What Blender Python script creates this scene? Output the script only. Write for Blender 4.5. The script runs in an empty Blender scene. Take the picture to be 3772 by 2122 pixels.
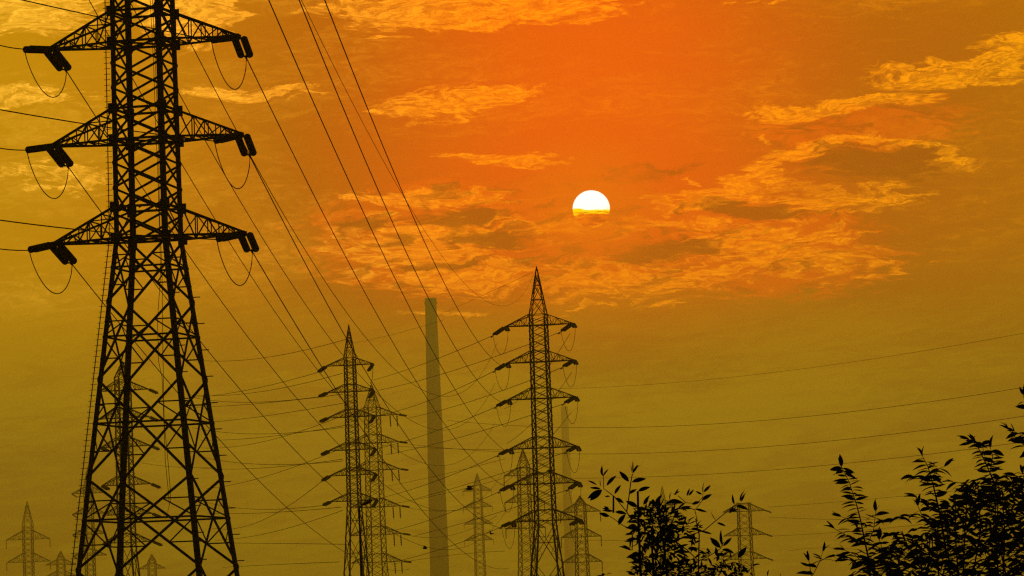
import bpy, math, random
import numpy as np
from mathutils import Vector, Matrix

random.seed(7)
R = math.radians
SC = bpy.context.scene
COL = SC.collection

# ------------------------------------------------------------------ camera
SRC_W, SRC_H = 3772.0, 2122.0
FPX = 15360.0                      # focal length in photograph pixels (sun disc = 0.53 deg)
PITCH, ROLL = R(4.76), R(-2.0)
CAM = Vector((0, 0, 1.7))
RM = Matrix.Rotation(R(90) + PITCH, 3, 'X') @ Matrix.Rotation(ROLL, 3, 'Z')
cam_d = bpy.data.cameras.new('camera')
cam_d.sensor_width = 36
cam_d.lens = 36 * FPX / SRC_W
cam_d.clip_start = 0.5
cam_d.clip_end = 30000
cam = bpy.data.objects.new('camera', cam_d)
cam.location = CAM
cam.rotation_euler = RM.to_euler()
COL.objects.link(cam)
SC.camera = cam

def ray(px, py):
    return (RM @ Vector(((px - SRC_W / 2) / FPX, (SRC_H / 2 - py) / FPX, -1))).normalized()
def at(px, py, D):
    """point of the photograph's pixel at D metres down the view axis (world Y)"""
    d = ray(px, py)
    return CAM + d * (D / d.y)
def proj(P):
    v = RM.transposed() @ (Vector(P) - CAM)
    return SRC_W / 2 + FPX * v.x / -v.z, SRC_H / 2 - FPX * v.y / -v.z
def zof(x, y, py):
    lo, hi = -50.0, 600.0
    for _ in range(50):
        m = (lo + hi) / 2
        if proj((x, y, m))[1] > py: lo = m
        else: hi = m
    return lo
def azel(px, py):
    d = ray(px, py)
    return math.degrees(math.atan2(d.x, d.y)), math.degrees(math.asin(d.z))

# ------------------------------------------------------------------ render settings
SC.view_settings.view_transform = 'Standard'
SC.view_settings.look = 'None'
SC.view_settings.exposure = 0.0
SC.view_settings.gamma = 1.0
SC.view_settings.use_curve_mapping = False
SC.render.engine = 'CYCLES'
cy = SC.cycles
cy.max_bounces = 4
cy.diffuse_bounces = 2
cy.glossy_bounces = 1
cy.transparent_max_bounces = 8
cy.volume_bounces = 1
cy.use_adaptive_sampling = False
cy.use_denoising = False
cy.pixel_filter_type = 'BLACKMAN_HARRIS'
cy.filter_width = 1.3

# ------------------------------------------------------------------ sky
SUN_PX = (2178, 770)
sun_az, sun_el = azel(*SUN_PX)
world = bpy.data.worlds.new('World')
SC.world = world
world.use_nodes = True
wt = world.node_tree
for n in list(wt.nodes): wt.nodes.remove(n)

class G:
    """tiny helper to write node maths"""
    def __init__(s, t): s.t = t
    def new(s, kind, **kw):
        n = s.t.nodes.new(kind)
        for k, v in kw.items(): setattr(n, k, v)
        return n
    def put(s, sock, v):
        if isinstance(v, bpy.types.NodeSocket): s.t.links.new(v, sock)
        else: sock.default_value = v
    def m(s, op, a, b=0.0, c=0.0, clamp=False):
        n = s.new('ShaderNodeMath', operation=op, use_clamp=clamp)
        s.put(n.inputs[0], a); s.put(n.inputs[1], b); s.put(n.inputs[2], c)
        return n.outputs[0]
    def mr(s, v, a, b, c=0.0, d=1.0, smooth=True):
        n = s.new('ShaderNodeMapRange', interpolation_type='SMOOTHSTEP' if smooth else 'LINEAR')
        s.put(n.inputs[0], v)
        for i, q in enumerate((a, b, c, d)): s.put(n.inputs[1 + i], q)
        return n.outputs[0]
    def xyz(s, x, y, z):
        n = s.new('ShaderNodeCombineXYZ')
        for i, q in enumerate((x, y, z)): s.put(n.inputs[i], q)
        return n.outputs[0]
    def mapp(s, v, loc, rot, sc, typ='TEXTURE'):
        n = s.new('ShaderNodeMapping', vector_type=typ)
        s.put(n.inputs[0], v)
        n.inputs[1].default_value = loc; n.inputs[2].default_value = rot; n.inputs[3].default_value = sc
        return n.outputs[0]
    def length(s, v):
        n = s.new('ShaderNodeVectorMath', operation='LENGTH'); s.put(n.inputs[0], v); return n.outputs[1]
    def vadd(s, a, b):
        n = s.new('ShaderNodeVectorMath', operation='ADD'); s.put(n.inputs[0], a); s.put(n.inputs[1], b); return n.outputs[0]
    def noise(s, v, scale, detail, rough=0.55, dist=0.0, color=False):
        n = s.new('ShaderNodeTexNoise', noise_dimensions='3D')
        s.put(n.inputs['Vector'], v); n.inputs['Scale'].default_value = scale
        n.inputs['Detail'].default_value = detail; n.inputs['Roughness'].default_value = rough
        n.inputs['Distortion'].default_value = dist
        return n.outputs['Color' if color else 'Fac']
    def mix(s, f, a, b, typ='MIX'):
        n = s.new('ShaderNodeMix', data_type='RGBA', blend_type=typ)
        s.put(n.inputs[0], f)
        for i, q in ((6, a), (7, b)):
            if isinstance(q, tuple): q = (*q, 1.0) if len(q) == 3 else q
            s.put(n.inputs[i], q)
        return n.outputs[2]

def lin(r, g, b):
    f = lambda c: c / 255 / 12.92 if c <= 10.3 else ((c / 255 + 0.055) / 1.055) ** 2.4
    return (f(r), f(g), f(b))

g = G(wt)
tc = g.new('ShaderNodeTexCoord')
sep = g.new('ShaderNodeSeparateXYZ'); wt.links.new(tc.outputs['Generated'], sep.inputs[0])
dx, dy, dz = sep.outputs
U = g.m('DEGREES', g.m('ARCTAN2', dx, dy))
V = g.m('DEGREES', g.m('ARCSINE', dz))
UV = g.xyz(U, V, 0.0)
# slow and fine wobble of the cloud outlines
w1 = g.noise(g.mapp(UV, (0, 0, 0), (0, 0, R(-4)), (1.6, 0.45, 1)), 1.0, 6, 0.6, 0.6, color=True)
w1s = g.new('ShaderNodeVectorMath', operation='MULTIPLY_ADD')
wt.links.new(w1, w1s.inputs[0]); w1s.inputs[1].default_value = (1.5, 0.55, 0); w1s.inputs[2].default_value = (-0.75, -0.275, 0)
UW = g.vadd(UV, w1s.outputs[0])
streak = g.noise(g.mapp(UW, (3, 1, 0), (0, 0, R(5)), (0.75, 0.10, 1)), 1.0, 9, 0.60, 0.5)
puff = g.noise(g.mapp(UW, (11, 4, 0), (0, 0, R(-3)), (0.30, 0.085, 1)), 1.0, 8, 0.58, 1.0)
tex = g.m('ADD', g.m('MULTIPLY', streak, 0.6), g.m('MULTIPLY', puff, 0.4))

PXD = math.degrees(1 / (FPX / 1.4643))      # degrees per pixel of the 2576 px wide view
def blobs(lst):
    acc = None
    for cx, cyy, rx, ry, ang, gain in lst:
        u, v = azel(cx * 1.4643, cyy * 1.4643)
        L = g.length(g.mapp(UW, (u, v, 0), (0, 0, R(ang - 2)), (rx * PXD * 1.35, ry * PXD * 1.45, 1)))
        b = g.mr(L, 1.0, 0.0, 0.0, gain)
        acc = b if acc is None else g.m('MAXIMUM', acc, b)
    return acc
bright = blobs([
    (1180, 18, 470, 62, 2, 1.0), (985, 92, 90, 10, 3, .7), (1190, 66, 190, 16, 3, .8), (470, 40, 150, 75, -6, .95),
    (60, 30, 330, 70, 0, .7), (1135, 255, 225, 55, 7, 1.0), (1250, 222, 150, 26, 2, .9), (640, 232, 230, 30, 2, .75),
    (1240, 402, 190, 20, -3, .85), (1290, 425, 170, 12, -2, .6), (1090, 500, 270, 30, 1, .9), (960, 545, 60, 26, 25, .6),
    (1080, 600, 360, 80, 4, .72), (1180, 690, 460, 66, -2, .68), (1560, 700, 500, 72, 0, .64), (1400, 570, 300, 60, 0, .52), (1980, 650, 400, 72, -3, .6),
    (2060, 372, 190, 26, 14, .9), (2330, 378, 190, 22, -14, .75), (1930, 430, 70, 60, 30, .85), (1830, 490, 250, 40, 8, .95),
    (2090, 505, 300, 46, 2, .75), (2100, 262, 310, 30, 4, .95), (2390, 185, 270, 52, 4, .9), (2540, 125, 140, 45, 10, .8),
    (1906, 362, 17, 15, 0, 1.1), (1728, 457, 34, 8, -10, 1.0), (1950, 600, 380, 60, -3, .62), (1890, 2, 150, 6, 0, .6),
    (90, 235, 210, 40, 2, .55), (150, 450, 260, 60, 0, .45), (1150, 792, 210, 14, 1, .45), (1560, 775, 300, 20, 0, .45),
    (2050, 715, 260, 30, 0, .35), (1700, 560, 260, 20, -4, .7), (1500, 52, 60, 7, 0, .5)])
dark = blobs([
    (1180, 548, 170, 24, 3, .9), (1220, 598, 180, 34, -2, .9), (1700, 628, 210, 34, 3, .95), (1890, 533, 165, 20, -7, 1.1), (930, 560, 120, 26, 4, .7), (1120, 660, 190, 18, 3, .7),
    (2190, 408, 230, 62, -3, .9), (1450, 660, 140, 22, 6, .6), (1600, 655, 130, 12, 3, .7), (1060, 655, 120, 14, 0, .5),
    (1640, 430, 200, 40, 8, .5), (1980, 330, 260, 30, 6, .45), (900, 560, 70, 22, 0, .5)])
# bands that go on all over the sky, outside the picture too
wide = g.noise(g.mapp(UW, (40, 9, 0), (0, 0, R(3)), (5.0, 1.1, 1)), 1.0, 5, 0.55)
cm = g.m('ADD', g.m('MULTIPLY', bright, 1.45), g.m('MULTIPLY', g.m('SUBTRACT', tex, 0.5), 3.6))
high = g.mr(V, azel(1288 * 1.4643, 800 * 1.4643)[1], azel(1288 * 1.4643, 700 * 1.4643)[1])
cloud = g.mr(cm, 0.34, 0.86)
veil = g.m('MULTIPLY', g.mr(g.m('ADD', wide, g.m('MULTIPLY', g.m('SUBTRACT', tex, .5), .8)), 0.42, 0.8), 0.35)
cloud = g.m('MAXIMUM', g.m('MULTIPLY', cloud, g.mr(bright, 0.02, 0.3)), g.m('MULTIPLY', veil, high))
shade = g.m('MULTIPLY', g.mr(g.m('ADD', dark, g.m('MULTIPLY', g.m('SUBTRACT', tex, 0.5), -2.4)), 0.26, 0.7), g.mr(dark, 0.02, 0.25))

# clear-sky colours: red orange round the sun, ochre further off, olive low down
SKY = dict(
    sun=(1.15, 0.04, 0.0), mid=(0.45, 0.05, 0.0), far=(0.64, 0.31, 0.0), low=lin(118, 102, 0), back=lin(60, 47, 8))
du = g.m('MULTIPLY', g.m('SUBTRACT', U, sun_az), 1.0)
dv = g.m('SUBTRACT', V, sun_el)
dvu = g.m('MULTIPLY', g.m('MAXIMUM', dv, 0.0), 0.42)          # the glow reaches further up than down
dvd = g.m('MULTIPLY', g.m('MINIMUM', dv, 0.0), 1.25)
dist = g.length(g.xyz(g.m('MULTIPLY', du, 0.72), g.m('ADD', dvu, dvd), 0.0))
distn = g.m('ADD', dist, g.m('MULTIPLY', g.m('SUBTRACT', wide, 0.5), 1.2))
c = g.mix(g.mr(distn, 0.4, 3.3), SKY['sun'], SKY['mid'])
c = g.mix(g.mr(distn, 2.2, 6.0), c, g.mix(g.mr(du, -3.5, 3.5), SKY['far'], (0.40, 0.12, 0.0)))
c = g.mix(g.mr(V, 5.6, 2.6), c, g.mix(g.mr(g.m('ADD', wide, g.m('MULTIPLY', g.m('SUBTRACT', streak, 0.5), 0.6)), 0.35, 0.65), lin(98, 82, 0), lin(150, 134, 4)))
glow = blobs([(1350, 590, 640, 150, 0, 1.0), (1850, 620, 480, 140, -3, .9), (1130, 640, 420, 110, 0, .8), (2150, 330, 420, 90, 6, .5)])
gm = g.mr(g.m('ADD', glow, g.m('MULTIPLY', g.m('SUBTRACT', tex, 0.5), 1.4)), 0.16, 0.42)
c = g.mix(g.m('MULTIPLY', gm, 0.7), c, g.mix(g.mr(distn, 1.5, 5.5), (1.15, 0.06, 0.0), (0.72, 0.085, 0.0)))
# clouds
fine = g.noise(g.mapp(UW, (7, 2, 0), (0, 0, R(9)), (0.16, 0.045, 1)), 1.0, 6, 0.7, 0.5)
cc = g.mix(g.mr(distn, 0.5, 6.0), (1.9, 0.44, 0.0), g.mix(g.mr(du, -4.0, 2.0), (1.95, 0.98, 0.07), (1.6, 0.60, 0.0)))
cc = g.mix(g.mr(puff, 0.36, 0.56), g.mix(0.6, cc, c), cc)
cc = g.mix(g.mr(fine, 0.60, 0.40), cc, g.mix(0.6, cc, c))
c = g.mix(g.m('MULTIPLY', cloud, 0.9), c, cc)
cd = g.mix(g.mr(distn, 0.8, 4.5), (0.34, 0.0, 0.0), (0.25, 0.015, 0.0))
mott = g.noise(g.mapp(UW, (21, 6, 0), (0, 0, R(4)), (0.62, 0.17, 1)), 1.0, 7, 0.62, 0.7)
mott = g.m('MULTIPLY', g.m('MULTIPLY', g.mr(mott, 0.50, 0.66), gm), 0.75)
c = g.mix(g.m('MAXIMUM', g.m('MULTIPLY', shade, 0.85), mott), c, cd)
# away from the sun the dusk sky dims
ang = g.m('DEGREES', g.m('ARCCOSINE', g.m('MINIMUM', g.m('ADD', g.m('ADD',
      g.m('MULTIPLY', dx, math.cos(R(sun_el)) * math.sin(R(sun_az))),
      g.m('MULTIPLY', dy, math.cos(R(sun_el)) * math.cos(R(sun_az)))), g.m('MULTIPLY', dz, math.sin(R(sun_el)))), 1.0)))
c = g.mix(g.mr(ang, 11.0, 48.0), c, SKY['back'])
c = g.mix(g.mr(ang, 40.0, 110.0), c, lin(24, 20, 12))
# the sun's disc, its lower half behind a low cloud bank
rad = 69 / FPX * 180 / math.pi
su = g.m('DIVIDE', g.m('MULTIPLY', du, math.cos(R(sun_el))), rad)
sv = g.m('DIVIDE', dv, rad)
sr = g.length(g.xyz(su, sv, 0.0))
disc = g.mr(sr, 1.02, 0.96)
band = g.noise(g.mapp(g.xyz(su, sv, 0.0), (0, 5, 0), (0, 0, R(-2)), (1.1, 0.22, 1)), 1.0, 5, 0.6)
edge = g.m('ADD', sv, g.m('MULTIPLY', g.m('SUBTRACT', band, 0.5), 0.75))
wisps = g.m('MULTIPLY', g.mr(band, 0.52, 0.68), g.mr(edge, -0.5, -0.15))
sunc = g.mix(wisps, g.mix(g.mr(band, 0.4, 0.55), (0.85, 0.03, 0.0), (1.5, 0.17, 0.0)), (1.6, 1.0, 0.0))
rim = g.m('MULTIPLY', g.mr(sr, 0.93, 0.99), g.mr(g.noise(g.xyz(su, sv, 3.0), 1.6, 2), 0.45, 0.62))
sunc = g.mix(g.m('MULTIPLY', rim, 0.9), sunc, (2.0, 1.2, 0.0))
sunc = g.mix(g.m('MULTIPLY', g.mr(edge, -0.30, -0.16), g.mr(edge, 0.10, -0.06)), sunc, (2.2, 1.35, 0.0))
sunc = g.mix(g.mr(edge, -0.08, 0.08), sunc, (3.2, 2.9, 2.3))
c = g.mix(g.mr(sr, 5.0, 0.9, 0.0, 0.5), c, (1.25, 0.16, 0.0))
c = g.mix(disc, c, sunc)
bg = g.new('ShaderNodeBackground'); wt.links.new(c, bg.inputs[0]); bg.inputs[1].default_value = 0.88
# physical dusk sky underneath
nish = g.new('ShaderNodeTexSky', sky_type='NISHITA', sun_disc=False, sun_elevation=R(sun_el), sun_rotation=R(sun_az),
             air_density=1.0, dust_density=6.0, ozone_density=1.0)
nt = g.mix(1.0, nish.outputs[0], (1.0, 0.42, 0.03), 'MULTIPLY')
bgn = g.new('ShaderNodeBackground'); wt.links.new(nt, bgn.inputs[0]); bgn.inputs[1].default_value = 0.004
add = g.new('ShaderNodeAddShader'); wt.links.new(bg.outputs[0], add.inputs[0]); wt.links.new(bgn.outputs[0], add.inputs[1])
wo = g.new('ShaderNodeOutputWorld'); wt.links.new(add.outputs[0], wo.inputs[0])

sun_d = bpy.data.lights.new('sun', 'SUN')
sun_d.energy = 0.34
sun_d.angle = R(0.53)
sun_d.color = (1.0, 0.64, 0.045)
sun = bpy.data.objects.new('sun', sun_d)
sdir = ray(*SUN_PX)
sun.rotation_euler = sdir.to_track_quat('Z', 'Y').to_euler()
sun.location = sdir * 400
COL.objects.link(sun)

# ------------------------------------------------------------------ materials
def mat(name, base, rough=0.7, metal=0.0, vary=0.35, scale=3.0, bump=0.0, spec=0.08):
    m = bpy.data.materials.new(name); m.use_nodes = True
    t = m.node_tree; q = G(t); p = t.nodes['Principled BSDF']
    tcc = q.new('ShaderNodeTexCoord')
    n = q.noise(tcc.outputs['Object'], scale, 6, 0.6)
    d = tuple(x * (1 - vary) for x in base); l = tuple(min(1, x * (1 + vary)) for x in base)
    t.links.new(q.mix(q.mr(n, 0.3, 0.7), d, l), p.inputs['Base Color'])
    p.inputs['Roughness'].default_value = rough
    p.inputs['Metallic'].default_value = metal
    p.inputs['Specular IOR Level'].default_value = spec
    if bump:
        b = q.new('ShaderNodeBump'); b.inputs['Strength'].default_value = bump
        t.links.new(n, b.inputs['Height']); t.links.new(b.outputs[0], p.inputs['Normal'])
    return m
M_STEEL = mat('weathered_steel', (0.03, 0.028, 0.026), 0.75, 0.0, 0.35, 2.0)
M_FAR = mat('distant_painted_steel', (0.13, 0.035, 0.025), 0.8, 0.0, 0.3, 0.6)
M_INS = mat('brown_glazed_porcelain', (0.05, 0.025, 0.018), 0.55, 0, 0.2, 5)
M_WIRE = mat('aluminium_cable', (0.08, 0.03, 0.025), 0.7, 0, 0.2, 1)
M_CONC = mat('sooty_concrete', (0.2, 0.18, 0.15), 0.9, 0, 0.3, 0.08, 0.2)
M_BARK = mat('twig_bark', (0.06, 0.03, 0.02), 0.9, 0, 0.4, 30, 0.4)
M_LEAF = mat('dark_leaf', (0.035, 0.05, 0.02), 0.6, 0, 0.5, 8)
M_BIRD = mat('black_feather', (0.02, 0.02, 0.02), 0.6, 0, 0.3, 20)
M_GRASS = mat('field_grass', (0.05, 0.06, 0.02), 0.95, 0, 0.5, 0.05, 0.3)
M_TANK = mat('painted_pole', (0.03, 0.035, 0.04), 0.5, 0.0, 0.2, 4)

# ------------------------------------------------------------------ mesh helpers
class MB:
    def __init__(s): s.v = []; s.f = []
    def bar(s, a, b, w, h=None, ref=Vector((0, 0, 1))):
        a = Vector(a); b = Vector(b); h = w if h is None else h
        d = (b - a)
        if d.length < 1e-6: return s
        d.normalize()
        r = ref if abs(d.dot(ref)) < 0.95 else Vector((0, 1, 0))
        x = d.cross(r).normalized(); y = x.cross(d).normalized()
        i = len(s.v)
        for p in (a, b):
            for sx, sy in ((-1, -1), (1, -1), (1, 1), (-1, 1)):
                s.v.append(p + x * (sx * w / 2) + y * (sy * h / 2))
        s.f += [(i, i+1, i+2, i+3), (i+7, i+6, i+5, i+4)] + [(i+k, i+4+k, i+4+(k+1) % 4, i+(k+1) % 4) for k in range(4)]
        return s
    def angle(s, a, b, w, t, ex, ey):
        """an L-shaped rolled angle from a to b: flanges of width w along ex and ey"""
        a = Vector(a); b = Vector(b); i = len(s.v)
        pr = [(0, 0), (w, 0), (w, t), (t, t), (t, w), (0, w)]
        for p in (a, b):
            for u, v in pr: s.v.append(p + ex * u + ey * v)
        s.f += [(i, i+1, i+2, i+3), (i, i+3, i+4, i+5), (i+6, i+9, i+8, i+7), (i+6, i+11, i+10, i+9)]
        s.f += [(i+k, i+6+k, i+6+(k+1) % 6, i+(k+1) % 6) for k in range(6)]
        return s
    def tube(s, pts, r, n=6, r1=None, cap=True):
        pts = [Vector(p) for p in pts]; i0 = len(s.v); N = len(pts)
        up = Vector((0, 0, 1))
        for k, p in enumerate(pts):
            d = (pts[min(k+1, N-1)] - pts[max(k-1, 0)]).normalized()
            rr = up if abs(d.dot(up)) < 0.97 else Vector((0, 1, 0))
            x = d.cross(rr).normalized(); y = x.cross(d)
            q = r if r1 is None else r + (r1 - r) * k / max(1, N-1)
            for j in range(n):
                a = 2 * math.pi * j / n
                s.v.append(p + x * (q * math.cos(a)) + y * (q * math.sin(a)))
        for k in range(N-1):
            for j in range(n):
                a = i0 + k*n + j; b = i0 + k*n + (j+1) % n
                s.f.append((a, b, b+n, a+n))
        if cap:
            s.f.append(tuple(i0 + j for j in range(n))[::-1]); s.f.append(tuple(i0 + (N-1)*n + j for j in range(n)))
        return s
    def lathe(s, a, b, prof, n=10):
        """profile of (fraction along a..b, radius)"""
        a = Vector(a); b = Vector(b); d = (b - a); u = d.normalized()
        rr = Vector((0, 0, 1)) if abs(u.z) < 0.95 else Vector((0, 1, 0))
        x = u.cross(rr).normalized(); y = x.cross(u); i0 = len(s.v)
        for t, r in prof:
            for j in range(n):
                q = 2 * math.pi * j / n
                s.v.append(a + d * t + x * (r * math.cos(q)) + y * (r * math.sin(q)))
        for k in range(len(prof)-1):
            for j in range(n):
                p = i0 + k*n + j; q = i0 + k*n + (j+1) % n
                s.f.append((p, q, q+n, p+n))
        s.f.append(tuple(i0 + j for j in range(n))[::-1]); s.f.append(tuple(i0 + (len(prof)-1)*n + j for j in range(n)))
        return s
    def mesh(s, name, m, smooth=False):
        me = bpy.data.meshes.new(name); me.from_pydata([tuple(v) for v in s.v], [], s.f)
        me.materials.append(m)
        if smooth:
            for p in me.polygons: p.use_smooth = True
        return me
    def build(s, name, m, parent=None, smooth=False, origin=None):
        if origin is not None:
            o0 = Vector(origin); s.v = [Vector(v) - o0 for v in s.v]
        o = bpy.data.objects.new(name, s.mesh(name, m, smooth)); COL.objects.link(o)
        if parent is not None: o.parent = parent
        elif origin is not None: o.location = origin
        return o
def tag(o, label=None, cat=None, group=None, kind=None):
    if label: o['label'] = label
    if cat: o['category'] = cat
    if group: o['group'] = group
    if kind: o['kind'] = kind
    return o
def empty(name, loc, label, cat, group=None):
    o = bpy.data.objects.new(name, None); COL.objects.link(o); o.location = loc
    o.empty_display_size = 0.5
    return tag(o, label, cat, group)

# ------------------------------------------------------------------ ground
gb = MB(); n = 40
for j in range(n+1):
    for i in range(n+1):
        x = -9000 + 18000 * i / n; y = -3000 + 18000 * j / n
        gb.v.append(Vector((x, y, 0.0)))
for j in range(n):
    for i in range(n):
        a = j*(n+1)+i; gb.f.append((a, a+1, a+n+2, a+n+1))
tag(gb.build('ground', M_GRASS), kind='structure')

# ------------------------------------------------------------------ pylons
K = 0.7        # the pylons are 110 kV sized: metres below are multiplied by this
def corner_frame(yaw):
    u = Vector((math.cos(yaw), -math.sin(yaw), 0)); v = Vector((math.sin(yaw), math.cos(yaw), 0))
    return u, v
def side_at(prof, z):
    for (z0, s0), (z1, s1) in zip(prof, prof[1:]):
        if z <= z1: return s0 + (s1 - s0) * (z - z0) / (z1 - z0)
    return prof[-1][1]

def cross_arm(root, u, v, sgn, z, hs, L, h, w, m, detail=True, drop=0.0):
    """tapering lattice arm: four chords meeting at the tip, webs between them. returns the tip (local)"""
    arm = MB(); tip = u * (sgn * L) + Vector((0, 0, z + drop))
    tipw = 0.14 * K
    arm.bar(tip - u*sgn*0.45*K + Vector((0, 0, .02)), tip + u*sgn*0.12*K, w*1.9, w*2.0)
    A = arm.build('cross_arm', m, root)
    def chord(lv, top):
        a = u*(sgn*hs) + v*(lv*hs) + Vector((0, 0, z + (h if top else 0)))
        b = tip + v*(lv*tipw) + Vector((0, 0, 0.05 if top else 0))
        return a, b
    ch = {}
    joined = None if detail else MB()
    for lv in (-1, 1):
        for top in (0, 1):
            a, b = chord(lv, top); ch[(lv, top)] = (a, b)
            if detail: MB().bar(a, b, w, w).build('chord', m, A)
            else: joined.bar(a, b, w, w)
    st = [0.0, 0.2, 0.4, 0.58, 0.74, 0.88]
    P = lambda lv, top, t: ch[(lv, top)][0].lerp(ch[(lv, top)][1], t)
    ww = w * 0.55
    webs = []
    for lv in (-1, 1):
        for k, t in enumerate(st[1:], 1):
            webs.append((P(lv, 0, t), P(lv, 1, t)))
            a = st[k-1]
            webs.append((P(lv, k % 2, a), P(lv, (k+1) % 2, t)))
    for top in (0, 1):
        for k, t in enumerate(st[1:], 1):
            if top and k > 3: continue
            webs.append((P(-1, top, t), P(1, top, t)))
            webs.append((P(-1 if k % 2 else 1, top, st[k-1]), P(1 if k % 2 else -1, top, t)))
    for a, b in webs:
        if detail: MB().bar(a, b, ww, ww).build('web_bar', m, A)
        else: joined.bar(a, b, ww, ww)
    if joined:
        j = joined.build('truss', m, A); j['kind'] = 'stuff'
    return tip

def pylon(label, group, c, D, yaw, levels, prof_px, tips, m, near=False, w_leg=0.22, w_br=0.1, arm_h=1.8,
          peak=None, top_extra=0.0, panels=None, steps=0.6, flat=None, xbody=False, sc=1.0):
    """c: pixel of the body's axis; levels: pixel rows of the arms' bottom chords at the axis;
       prof_px: (row, side in m); tips: (left, right) half lengths"""
    far_ = D >= 700; k_ = K * sc
    D *= k_; w_leg *= k_; w_br *= k_; arm_h *= k_; tips = [q * k_ for q in tips]
    P = at(c[0], c[1], D); base = Vector((P.x, P.y, 0))
    root = empty('electricity_pylon', base, label, 'pylon', group)
    u, v = corner_frame(yaw)
    Z = lambda row: zof(base.x, base.y, row)
    zl = [Z(r) for r in levels]
    prof = sorted((Z(r) if r is not None else 0.0, s * k_) for r, s in prof_px)
    ztop = prof[-1][0]
    def cor(i, z):
        a, b = ((-1, -1), (1, -1), (1, 1), (-1, 1))[i % 4]
        s = side_at(prof, z) / 2
        return u*(a*s) + v*(b*s) + Vector((0, 0, z))
    # legs
    for i in range(4):
        a, b = ((-1, -1), (1, -1), (1, 1), (-1, 1))[i]
        L = MB()
        for (z0, _), (z1, _) in zip(prof, prof[1:]):
            L.angle(cor(i, z0), cor(i, z1), w_leg, w_leg*0.13, u*(-a), v*(-b))
        L.build('leg', m, root)
    zb = next(z for z in sorted(zl)) - arm_h*0.05
    # lower spread part: X panels
    rows = panels or []
    pz = sorted([Z(r) for r in rows] + [0.15])
    lat = MB()
    def put(name, a, b, w):
        if near: MB().bar(a, b, w*0.55, w).build(name, m, root)
        else: lat.bar(a, b, w, w*0.6)
    for z0, z1 in zip(pz, pz[1:]):
        for i in range(4):
            a0, b0, a1, b1 = cor(i, z0), cor(i+1, z0), cor(i, z1), cor(i+1, z1)
            put('diagonal_brace', a0, b1, w_br*1.35); put('diagonal_brace', b0, a1, w_br*1.35)
            s0 = (b0-a0).length; s1 = (b1-a1).length; t = s0/(s0+s1)
            zx = z0 + (z1-z0)*t
            put('horizontal_strut', cor(i, zx), cor(i+1, zx), w_br)
            if not far_:
                for (p, q, ci) in ((a0, b1, i), (b0, a1, i+1)):
                    for f in (0.27, 0.75):
                        mid = p.lerp(q, f)
                        cc_ = ci if f < .5 else (i+1 if ci == i else i)
                        zz = mid.z + (0.0 if f < .5 else 0.0)
                        put('redundant_bar', mid, cor(cc_, zz), w_br*0.7)
                        zz2 = z0 + (z1-z0)*(t + (0.04 if f > .5 else -0.04))
                        put('redundant_bar', mid, cor(cc_, zx), w_br*0.7)
    # straight part: zigzag lattice on the four faces
    zcur = pz[-1] if rows else 0.2
    while zcur < ztop - 0.3:
        s = side_at(prof, zcur)
        hstep = max(0.3 * K, s*steps/2)
        if peak and zcur > max(zl) + arm_h: hstep = max(0.35 * K, s*0.55)
        z1 = min(zcur + hstep, ztop)
        for i in range(4):
            k = int(round(zcur*1000)) % 2
            put('lattice_bar', cor(i, z1 if pylon.k % 2 else zcur), cor(i+1, zcur if pylon.k % 2 else z1), w_br*1.2)
            put('lattice_bar', cor(i, zcur if pylon.k % 2 else z1), cor(i+1, z1 if pylon.k % 2 else zcur), w_br*1.2)
        pylon.k += 1
        zcur = z1
    # rings at every arm
    for z in zl:
        for zz in (z, z + arm_h):
            for i in range(4):
                put('horizontal_strut', cor(i, zz), cor(i+1, zz), w_br*1.3)
        put('horizontal_strut', cor(0, z), cor(2, z), w_br); put('horizontal_strut', cor(1, z), cor(3, z), w_br)
    if not near:
        o = lat.build('lattice', m, root); o['kind'] = 'stuff'
    # peak
    if peak:
        zp = Z(peak); pk = MB()
        for i in range(4): pk.bar(cor(i, ztop), Vector((0, 0, zp)) + (cor(i, ztop) - Vector((0, 0, ztop)))*0.06, w_leg*0.6)
        hts = [ztop, ztop + (zp-ztop)*0.36, ztop + (zp-ztop)*0.66, ztop + (zp-ztop)*0.85]
        q = lambda i, z: (cor(i, ztop) - Vector((0, 0, ztop))) * (1 - (z-ztop)/(zp-ztop)*0.94) + Vector((0, 0, z))
        for z0, z1 in zip(hts, hts[1:]):
            for i in range(4):
                pk.bar(q(i, z0), q(i+1, z1), w_br*0.8); pk.bar(q(i+1, z0), q(i, z1), w_br*0.8); pk.bar(q(i, z1), q(i+1, z1), w_br)
        pk.bar((0, 0, zp-0.25), (0, 0, zp+0.25), w_leg*0.9)
        pk.build('peak', m, root)
    T = []
    for z in zl:
        hs = side_at(prof, z)/2
        row = []
        for sgn, L in ((-1, tips[0]), (1, tips[1])):
            if L: row.append(base + cross_arm(root, u, v, sgn, z, hs, L, arm_h, w_br*(1.1 if near else 1.1), m, detail=not far_))
            else: row.append(None)
        T.append(row)
    return root, base, u, v, T, cor, prof
pylon.k = 0

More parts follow.
